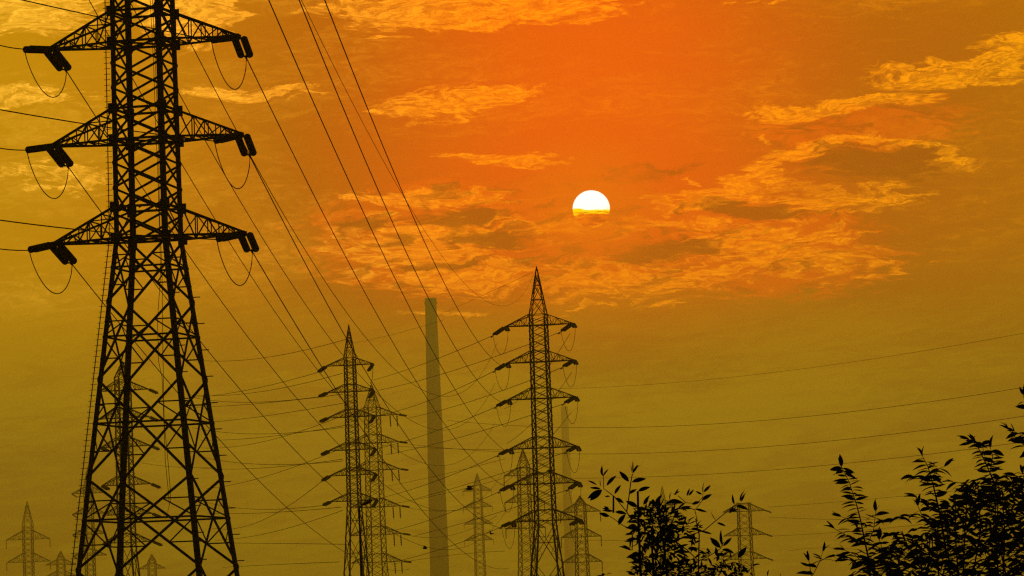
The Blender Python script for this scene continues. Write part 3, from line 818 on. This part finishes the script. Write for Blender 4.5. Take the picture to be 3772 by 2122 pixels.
# ------------------------------------------------------------------ chimneys
def chimney(label, axis_px, rows, D, ring=True):
    P = at(axis_px[0], axis_px[1], D); base = Vector((P.x, P.y, 0))
    root = empty('chimney', base, label, 'chimney')
    zt = zof(base.x, base.y, axis_px[1])
    k = D / FPX
    prof = []
    for row, w in rows:
        z = zof(base.x, base.y, row) if row is not None else 0.0
        prof.append((z, w*k/2))
    prof.sort()
    N = 40; b = MB()
    b.lathe((0, 0, 0), (0, 0, zt), [(z/zt, r) for z, r in prof], N)
    b.build('shaft', M_CONC, root, True)
    rt = prof[-1][1]
    if ring:
        c_ = MB(); c_.lathe((0, 0, zt - 7), (0, 0, zt + 0.4), [(0, rt*1.0), (0.12, rt*1.10), (0.45, rt*1.12), (0.5, rt*1.04), (0.9, rt*1.06), (1, rt*1.02)], N)
        c_.build('rim', M_CONC, root)
        p = MB()
        for i in range(24):
            a = 2*math.pi*i/24; q = Vector((math.cos(a), math.sin(a), 0))*rt*1.13
            p.bar(q + Vector((0, 0, zt-7)), q + Vector((0, 0, zt-5.4)), 0.25)
        p.build('railing', M_STEEL, root)
        for zz in (zt*0.76, zt*0.5):
            r = side_at(prof, zz)
            MB().lathe((0, 0, zz), (0, 0, zz + 2.2), [(0, r*1.0), (0.1, r*1.06), (0.9, r*1.06), (1, r*1.0)], N).build('platform', M_CONC, root)
        return root
chimney('tall tapering concrete chimney fading into the haze', (1586, 1100), [(1100, 41), (1392, 51), (1700, 61), (1950, 68), (None, 74)], 5000)
chimney('ghostly second chimney stub behind the right arms of the pylon below the sun', (2079, 1498), [(1498, 26), (1800, 33), (None, 42)], 8800, ring=False)

# ------------------------------------------------------------------ street lamp before the pointed pylon
P = at(1323, 1870, 160); base = Vector((P.x, P.y, 0))
root = empty('street_lamp', base, 'slim black lamp post standing in front of the pointed brown pylon', 'street lamp')
MB().tube([(0, 0, 0), (0, 0, P.z*0.5), (0, 0, P.z)], 0.06, 10, 0.036).build('pole', M_TANK, root, True)
MB().tube([(0, 0, 0), (0, 0, 1.1)], 0.1, 10).build('base', M_TANK, root, True)
MB().tube([(0, 0, P.z-.02), (0.1, 0, P.z + 0.09), (0.3, 0, P.z + 0.2)], 0.03, 8).build('bracket', M_TANK, root, True)
MB().lathe((0.12, 0, P.z+0.1), (0.50, 0, P.z+0.26), [(0, .03), (.2, .06), (.7, .07), (1, .03)], 8).build('lamp_head', M_TANK, root, True)

# ------------------------------------------------------------------ birds
def bird(px, py, D, span, tilt, label, fold=False):
    c = at(px, py, D)
    root = empty('bird', c, label, 'bird', 'small black birds')
    b = MB().lathe((-span*0.26, 0, 0), (span*0.26, 0, 0), [(0, .004*span), (.12, .05*span), (.4, .1*span), (.7, .085*span), (.82, .06*span), (.9, .055*span), (1, .008*span)], 8)
    b.build('body', M_BIRD, root, True)
    t = MB(); t.v = [Vector(q)*span for q in ((-.2, -.03, 0), (-.2, .03, 0), (-.4, .06, -.01), (-.4, -.06, -.01), (-.2, 0, .02), (-.4, 0, .012))]
    t.f = [(0, 3, 5, 4), (4, 5, 2, 1), (0, 1, 2, 3)]; t.build('tail', M_BIRD, root)
    for s in (-1, 1):
        w = MB(); up = 0.10 if fold else 0.26
        pr = [(.1, .03, .04), (.16, .28, up*.8), (.02, .5, up*.7), (-.1, .3, up*.75), (-.12, .05, .03)]
        w.v = [Vector((x, s*y, z))*span for x, y, z in pr] + [Vector((x, s*y, z-.02))*span for x, y, z in pr]
        w.f = [(0, 1, 2, 3, 4), (9, 8, 7, 6, 5)] + [(i, (i+1) % 5, 5+(i+1) % 5, 5+i) for i in range(5)]
        w.build('wing', M_BIRD, root)
    root.rotation_euler = (tilt[0], tilt[1], tilt[2])
    return root
bird(1565, 2020, 300*K, 0.75*K, (0.2, 0.1, 0.35), 'black bird gliding low left of the very pale pylon')
bird(1729, 1801, 300*K, 1.1*K, (0.1, 0, 0.25), 'black bird with level wings right of the chimney')
bird(1807, 1965, 320*K, 0.75*K, (0.7, 0.5, 1.2), 'black bird banking below the sagging wires')
q = rcor(1, 5)
bird(2028, 1737, 658*K, 1.8*K, (0.2, -0.9, 0.5), 'dark bird perched on the body of the pylon below the sun', True)
bird(516, 763, 244*K, 0.32*K, (0.1, -0.8, 0.6), 'small bird perched above the lowest arms inside the near pylon', True)

# ------------------------------------------------------------------ shrubs
def leaf_mesh(bend, fold, name):
    b = MB(); N = 6
    for k in range(N+1):
        t = k/N; w = 0.165*math.sin(math.pi*min(1, t*0.97+0.02))**0.8*(1.15-0.35*t)
        z = -bend*t*t
        b.v += [Vector((t, -w, z+fold*w)), Vector((t, 0, z)), Vector((t, w, z+fold*w))]
    for k in range(N):
        a = k*3; b.f += [(a, a+1, a+4, a+3), (a+1, a+2, a+5, a+4)]
    return b
LEAVES = [leaf_mesh(0.12, 0.3, 'a'), leaf_mesh(0.3, 0.5, 'b'), leaf_mesh(-0.15, 0.4, 'c'), leaf_mesh(0.42, 0.2, 'd')]
LM = [b.mesh('leaf', M_LEAF, True) for b in LEAVES]
def basis(d, roll, rng):
    d = d.normalized()
    up = Vector((0, 0, 1)) if abs(d.z) < 0.9 else Vector((0, 1, 0))
    y = up.cross(d).normalized(); z = d.cross(y)
    m = Matrix((d, y, z)).transposed()
    return m @ Matrix.Rotation(roll, 3, 'X')

class Shrub:
    def __init__(s, label, group, base, D):
        s.root = empty('shrub', base, label, 'shrub', group); s.base = Vector(base); s.leaves = []; s.D = D
        s.rng = random.Random(len(label)*13)
        s.px = D / FPX
    def stem(s, pts, r0, r1, name='branch', depths=None):
        P = [at(x, y, s.D + (depths[i] if depths else 0)) - s.base for i, (x, y) in enumerate(pts)]
        MB().tube(P, r0, 6, r1).build(name, M_BARK, s.root, True)
        return P
    def leaf(s, p, d, L, roll=None):
        s.leaves.append((p, d, L, s.rng.uniform(-1.1, 1.1) if roll is None else roll, s.rng.randrange(4)))
    def leaf_px(s, a, b, dd=0.0):
        p = at(a[0], a[1], s.D + dd) - s.base; q = at(b[0], b[1], s.D + dd + s.rng.uniform(-.25, .25)*abs(b[0]-a[0]+b[1]-a[1])*s.px) - s.base
        s.leaf(p, q - p, (q-p).length, s.rng.uniform(-0.5, 0.5) + 1.2)
    def finish(s):
        s.leaves.sort(key=lambda q: -q[2])
        rest = s.leaves[300:]
        for p, d, L, roll, k in s.leaves[:300]:
            o = bpy.data.objects.new('leaf', LM[k]); COL.objects.link(o); o.parent = s.root
            o.matrix_local = Matrix.Translation(p) @ (basis(d, roll, s.rng) @ Matrix.Diagonal((L, L*s.rng.uniform(.65, 1.35), L))).to_4x4()
        if rest:
            b = MB()
            for p, d, L, roll, k in rest:
                m = basis(d, roll, s.rng) @ Matrix.Diagonal((L, L*s.rng.uniform(.65, 1.35), L)); i = len(b.v)
                b.v += [m @ v + p for v in LEAVES[k].v]; b.f += [tuple(i+q for q in f) for f in LEAVES[k].f]
            o = b.build('foliage', M_LEAF, s.root, True); o['kind'] = 'stuff'

# middle shrub
SX = lambda x, y: (2100 + x/3.07, 1650 + y/3.07)
D1 = 24.0
gp = at(2400, 2122, D1)
S1 = Shrub('young leafy shrub with upright shoots at the bottom right of the pylons', 'leafy shrubs along the bottom edge', (gp.x, gp.y, 0), D1)
def zstem(S, x, y_top, r0, D=0):
    p = at(x, y_top, S.D + D) - S.base
    MB().tube([(p.x*0.6, 0, 0), (p.x*0.9, D*0.5, p.z*0.5), p], r0, 7, r0*0.6).build('stem', M_BARK, S.root, True)
for x, y, r in ((2357, 2122, .008), (2410, 2122, .009), (2450, 2122, .008), (2572, 2122, .006), (2740, 2125, .006)): zstem(S1, x, y, r)
br = [([(800, 1460), (790, 1200), (775, 900), (765, 490)], .016, .012), ([(950, 1460), (930, 1200), (920, 900)], .016, .008), ([(1100, 1460), (1060, 1100), (1000, 800), (1060, 650), (1150, 600)], .015, .005),
      ([(700, 815), (630, 710), (500, 550), (380, 460), (375, 320)], .007, .004), ([(490, 735), (490, 540)], .011, .009), ([(640, 720), (665, 560), (685, 400), (705, 290)], .007, .005),
      ([(780, 950), (600, 880), (520, 820), (430, 760), (340, 735)], .006, .003), ([(1440, 830), (1410, 700), (1290, 660), (1200, 700), (1150, 850)], .006, .006), ([(1430, 680), (1500, 590), (1580, 530)], .004, .003),
      ([(1450, 1460), (1460, 980), (1420, 800)], .008, .006), ([(1450, 1275), (1320, 1150), (1210, 1070), (1100, 1000)], .006, .008), ([(1150, 1050), (1380, 980), (1520, 930), (1700, 780), (1830, 680), (1880, 640)], .007, .004),
      ([(1460, 1275), (1560, 1230), (1700, 1140), (1740, 1060)], .006, .004), ([(1220, 540), (1310, 620), (1430, 630), (1500, 560), (1505, 440)], .005, .003), ([(1580, 1420), (1700, 1340), (1850, 1290), (2000, 1340), (2140, 1300)], .006, .003),
      ([(1180, 870), (1350, 920), (1480, 940)], .005, .003), ([(700, 1160), (710, 960)], .006, .005), ([(2230, 1460), (2235, 1400)], .004, .003), ([(2370, 1460), (2385, 1420)], .004, .003)]
for pts, r0, r1 in br:
    dd = [S1.rng.uniform(-.25, .25)]*1
    S1.stem([SX(*p) for p in pts], r0*0.52, r1*0.52)
LV = [(375, 320, 335, 195), (375, 320, 420, 225), (345, 440, 350, 355), (300, 420, 200, 360), (345, 460, 220, 448), (360, 475, 190, 565), (415, 425, 515, 305), (450, 550, 390, 545), (505, 520, 560, 412),
      (510, 570, 615, 615), (440, 690, 385, 660), (490, 715, 360, 720), (510, 725, 630, 730), (440, 775, 340, 735), (550, 870, 610, 740), (705, 285, 700, 190), (710, 285, 755, 175), (715, 290, 730, 145),
      (665, 380, 560, 270), (700, 385, 855, 330), (665, 520, 750, 465), (770, 490, 900, 432), (760, 665, 635, 600), (830, 640, 895, 530), (890, 600, 960, 650), (970, 640, 1025, 520), (1130, 600, 1100, 495),
      (1080, 640, 1190, 565), (1100, 620, 1290, 590), (1180, 530, 1230, 460), (1200, 530, 1165, 520), (1320, 545, 1360, 460), (1340, 540, 1400, 470), (1500, 500, 1505, 380), (1510, 500, 1590, 420), (1490, 590, 1600, 520),
      (1490, 525, 1420, 490), (1380, 640, 1470, 600), (1410, 690, 1545, 740), (1260, 680, 1380, 655), (1225, 700, 1180, 800), (1220, 820, 1320, 780), (1200, 850, 1300, 845), (1650, 830, 1605, 715), (1660, 845, 1770, 880),
      (1800, 740, 1850, 660), (1820, 700, 1900, 720), (1860, 640, 1825, 525), (1925, 610, 1960, 470), (1935, 610, 1990, 520), (1880, 660, 2030, 665), (1830, 720, 1890, 690), (1430, 910, 1460, 810), (1450, 900, 1505, 865),
      (1370, 915, 1490, 925), (1480, 945, 1610, 970), (1420, 960, 1350, 1030), (1725, 1110, 1690, 930), (1730, 1110, 1830, 1015), (1700, 1130, 1570, 1020), (1720, 1150, 1860, 1170), (1800, 1170, 1830, 1260), (1640, 1190, 1735, 1220),
      (1560, 1240, 1610, 1335), (1900, 1240, 1980, 1120), (1900, 1230, 1960, 1130), (720, 1050, 610, 1060), (690, 1160, 580, 1085), (800, 1200, 655, 1212), (830, 1280, 740, 1300), (680, 1140, 700, 960), (740, 850, 640, 820),
      (780, 930, 620, 890), (1210, 1180, 1300, 1160), (1330, 1140, 1430, 1115), (1250, 1020, 1370, 990), (1150, 1160, 1250, 1120), (1230, 1290, 1345, 1230), (1700, 1340, 1710, 1270), (1760, 1330, 1830, 1370), (1870, 1300, 1940, 1360),
      (2060, 1340, 2145, 1300), (1650, 1370, 1590, 1440), (1370, 1430, 1365, 1325), (1350, 1430, 1340, 1380), (1480, 1440, 1500, 1345), (2235, 1440, 2230, 1380), (2385, 1445, 2390, 1420), (1900, 1400, 1850, 1390), (1210, 960, 1270, 900),
      (1380, 1020, 1390, 1080), (1800, 1300, 1770, 1400), (1950, 1330, 2010, 1420), (820, 760, 760, 700)]
for a, b, c_, d in LV:
    S1.leaf_px(SX(a, b), SX(c_, d), S1.rng.uniform(-.12, .12))
    if S1.rng.random() < .35: S1.leaf_px(SX(a, b), SX(c_ + S1.rng.uniform(-25, 25), d + S1.rng.uniform(-15, 40)), S1.rng.uniform(-.1, .1))
rg = S1.rng
def core(S, conv, cx, cyy, rx, ry, n, L0, L1, dd=0.5, up=0.15):
    for _ in range(n):
        a = rg.uniform(0, 2*math.pi); q = math.sqrt(rg.random())
        x, y = cx + rx*q*math.cos(a), cyy + ry*q*math.sin(a)
        p = at(*conv(x, y), S.D + rg.uniform(-dd, dd)) - S.base
        d = Vector((math.cos(a)*q + rg.uniform(-.8, .8), rg.uniform(-.6, .6), -math.sin(a)*q*.6 + rg.uniform(-.5, .5) + up))
        S.leaf(p, d, rg.uniform(L0, L1))
core(S1, SX, 970, 840, 255, 190, 200, .04, .062)
core(S1, SX, 930, 1000, 230, 130, 90, .04, .06)
core(S1, SX, 1010, 1250, 280, 190, 110, .04, .06)
core(S1, SX, 980, 1400, 280, 90, 90, .04, .06)
core(S1, SX, 1200, 1380, 160, 80, 60, .035, .055)
core(S1, SX, 1770, 1390, 180, 70, 80, .03, .05)
core(S1, SX, 2000, 1420, 120, 50, 12, .03, .05)
core(S1, SX, 1080, 1120, 160, 200, 60, .04, .06)
core(S1, SX, 820, 1320, 90, 120, 40, .04, .06)
core(S1, SX, 1230, 1000, 120, 120, 26, .035, .055)
core(S1, SX, 1380, 1180, 130, 160, 24, .035, .055)
core(S1, SX, 1420, 1400, 160, 70, 50, .035, .055)
core(S1, SX, 1080, 720, 200, 90, 40, .035, .06)
core(S1, SX, 1620, 1300, 160, 120, 34, .035, .055)
core(S1, SX, 1270, 900, 130, 90, 22, .035, .055)
core(S1, SX, 420, 1440, 30, 30, 5, .04, .06)
core(S1, SX, 1600, 1460, 220, 40, 24, .03, .055)
S1.finish()

# big bush at the right edge
SY = lambda x, y: (2900 + x/2.007, 1400 + y/2.007)
D2 = 27.0
gp = at(3500, 2122, D2)
S2 = Shrub('big dense dark bush with arching leafy shoots filling the right corner', 'leafy shrubs along the bottom edge', (gp.x, gp.y, 0), D2)
rg = S2.rng
for x, r in ((3250, .012), (3400, .016), (3560, .02), (3700, .016), (2990, .006)): zstem(S2, x, 2122, r, rg.uniform(-.3, .3))
def shoot(pts, r0=.008, r1=.003, step=17, L=(.06, .10), droop=0.6, dd=0.0, tipn=3):
    P = S2.stem([SY(*p) for p in pts], r0*.7, r1*.7, depths=[dd]*len(pts))
    k = 0
    tot = 0; acc = 0
    for a, b in zip(P, P[1:]):
        seg = (b - a).length; ax = (b-a).normalized()
        m = max(1, int(seg / (step*S2.px*0.42)))
        for i in range(m):
            p = a.lerp(b, (i + rg.random()*.5)/m)
            for s in (-1, 1):
                if rg.random() < .12: continue
                out = Vector((s*(0.8 + .3*rg.random()), rg.uniform(-.9, .9), 0)) + ax*rg.uniform(.15, .6) + Vector((0, 0, -droop*rg.random()))
                S2.leaf(p, out, rg.uniform(*L))
    for _ in range(tipn):
        S2.leaf(P[-1], (P[-1]-P[-2]).normalized() + Vector((rg.uniform(-.5, .5), rg.uniform(-.4, .4), rg.uniform(-.1, .3))), rg.uniform(*L)*.85)
shoot([(600, 1320), (575, 1200), (545, 1050), (515, 930), (460, 760), (400, 640)], .009, .003, 26)
shoot([(575, 1215), (440, 1150), (350, 1100)], .005, .003, 40)
shoot([(600, 1200), (640, 1100), (655, 970)], .005, .003, 34)
shoot([(540, 1070), (480, 1040), (400, 1010)], .004, .002, 40)
shoot([(1180, 1300), (1130, 1000), (1080, 780), (1040, 640), (1000, 565)], .011, .003, 26)
shoot([(1070, 720), (1110, 660), (1160, 640)], .004, .002, 30)
shoot([(1050, 770), (1000, 710), (930, 712)], .004, .002, 36)
shoot([(1560, 900), (1530, 760), (1470, 620), (1400, 480), (1345, 440)], .010, .003, 26)
shoot([(1500, 680), (1520, 560), (1500, 500)], .005, .003, 26)
shoot([(1460, 560), (1440, 480), (1390, 450)], .004, .003, 26)
shoot([(1800, 540), (1749, 480), (1690, 430), (1640, 370)], .006, .003, 30)
shoot([(1800, 470), (1740, 410), (1680, 380)], .004, .002, 34)
shoot([(1820, 240), (1760, 170), (1745, 110)], .006, .003, 34)
shoot([(180, 1460), (240, 1340), (340, 1290), (500, 1345), (600, 1370)], .004, .005, 60, droop=0.0)
shoot([(180, 1455), (160, 1340)], .004, .003, 60, droop=-.3)
shoot([(240, 1340), (262, 1270)], .003, .002, 60, droop=-.3)
shoot([(1120, 1080), (960, 990), (880, 1000), (790, 1030)], .007, .003, 34)
shoot([(1000, 1010), (965, 930)], .004, .003, 40)
shoot([(900, 1250), (850, 1120), (760, 1140)], .006, .003, 34)
shoot([(1300, 900), (1290, 760), (1230, 755)], .006, .003, 26)
shoot([(1700, 800), (1640, 710), (1570, 715)], .006, .003, 26)
shoot([(1760, 760), (1740, 690)], .006, .003, 26)
shoot([(1100, 950), (1030, 890), (960, 870)], .005, .003, 30)
shoot([(600, 1400), (500, 1290), (430, 1260)], .005, .003, 34)
shoot([(800, 1360), (700, 1240), (680, 1180)], .005, .003, 30)
top = [(430, 1460), (500, 1400), (620, 1290), (720, 1215), (850, 1170), (950, 1090), (1060, 1075), (1150, 960), (1200, 830), (1300, 770), (1400, 690), (1500, 740), (1600, 705), (1700, 675), (1820, 640)]
def topy(x):
    for (a, b), (c_, d) in zip(top, top[1:]):
        if x <= c_: return b + (d-b)*(x-a)/(c_-a)
    return top[-1][1]
cnt = 0
while cnt < 1750:
    x = rg.uniform(430, 1810); y = rg.uniform(660, 1500)
    t = topy(x)
    if y < t: continue
    depth = (y - t)
    if depth < 90 and rg.random() > .35 + depth/140: continue
    if x < 1100 and rg.random() > .9: continue
    p = at(*SY(x, y), S2.D + rg.uniform(-1.0, 1.0)) - S2.base
    ang_ = rg.choice((-1, 1))
    S2.leaf(p, Vector((ang_*rg.uniform(.5, 1), rg.uniform(-.8, .8), rg.uniform(-.6, .45))), rg.uniform(.04, .10))
    cnt += 1
for _ in range(16):
    x = rg.uniform(700, 1780); t = topy(x); y = t + 60
    S2.stem([SY(x + rg.uniform(-60, 60), 1470), SY(x + rg.uniform(-30, 30), (y+1470)/2), SY(x, y)], .006, .003, depths=[rg.uniform(-.7, .7)]*3)
S2.finish()

# ------------------------------------------------------------------ haze
hb = MB()
x0, x1, y0, y1, z0, z1 = -1500, 1500, -60, 9200, -1.0, 440
hb.v = [Vector(q) for q in ((x0, y0, z0), (x1, y0, z0), (x1, y1, z0), (x0, y1, z0), (x0, y0, z1), (x1, y0, z1), (x1, y1, z1), (x0, y1, z1))]
hb.f = [(0, 3, 2, 1), (4, 5, 6, 7), (0, 1, 5, 4), (1, 2, 6, 5), (2, 3, 7, 6), (3, 0, 4, 7)]
hm = bpy.data.materials.new('haze_air'); hm.use_nodes = True
ht = hm.node_tree
for n_ in list(ht.nodes): ht.nodes.remove(n_)
pv = ht.nodes.new('ShaderNodeVolumePrincipled')
pv.inputs['Color'].default_value = (0.95, 0.93, 0.85, 1)
pv.inputs['Density'].default_value = 1.75e-4
pv.inputs['Density Attribute'].default_value = ''
pv.inputs['Anisotropy'].default_value = 0.6
ho = ht.nodes.new('ShaderNodeOutputMaterial'); ht.links.new(pv.outputs[0], ho.inputs['Volume'])
hz = hb.build('haze', hm); tag(hz, kind='stuff')
print('OBJECTS', len(bpy.data.objects), 'TRIS', sum(len(o.data.polygons) for o in bpy.data.objects if o.type == 'MESH')*2)
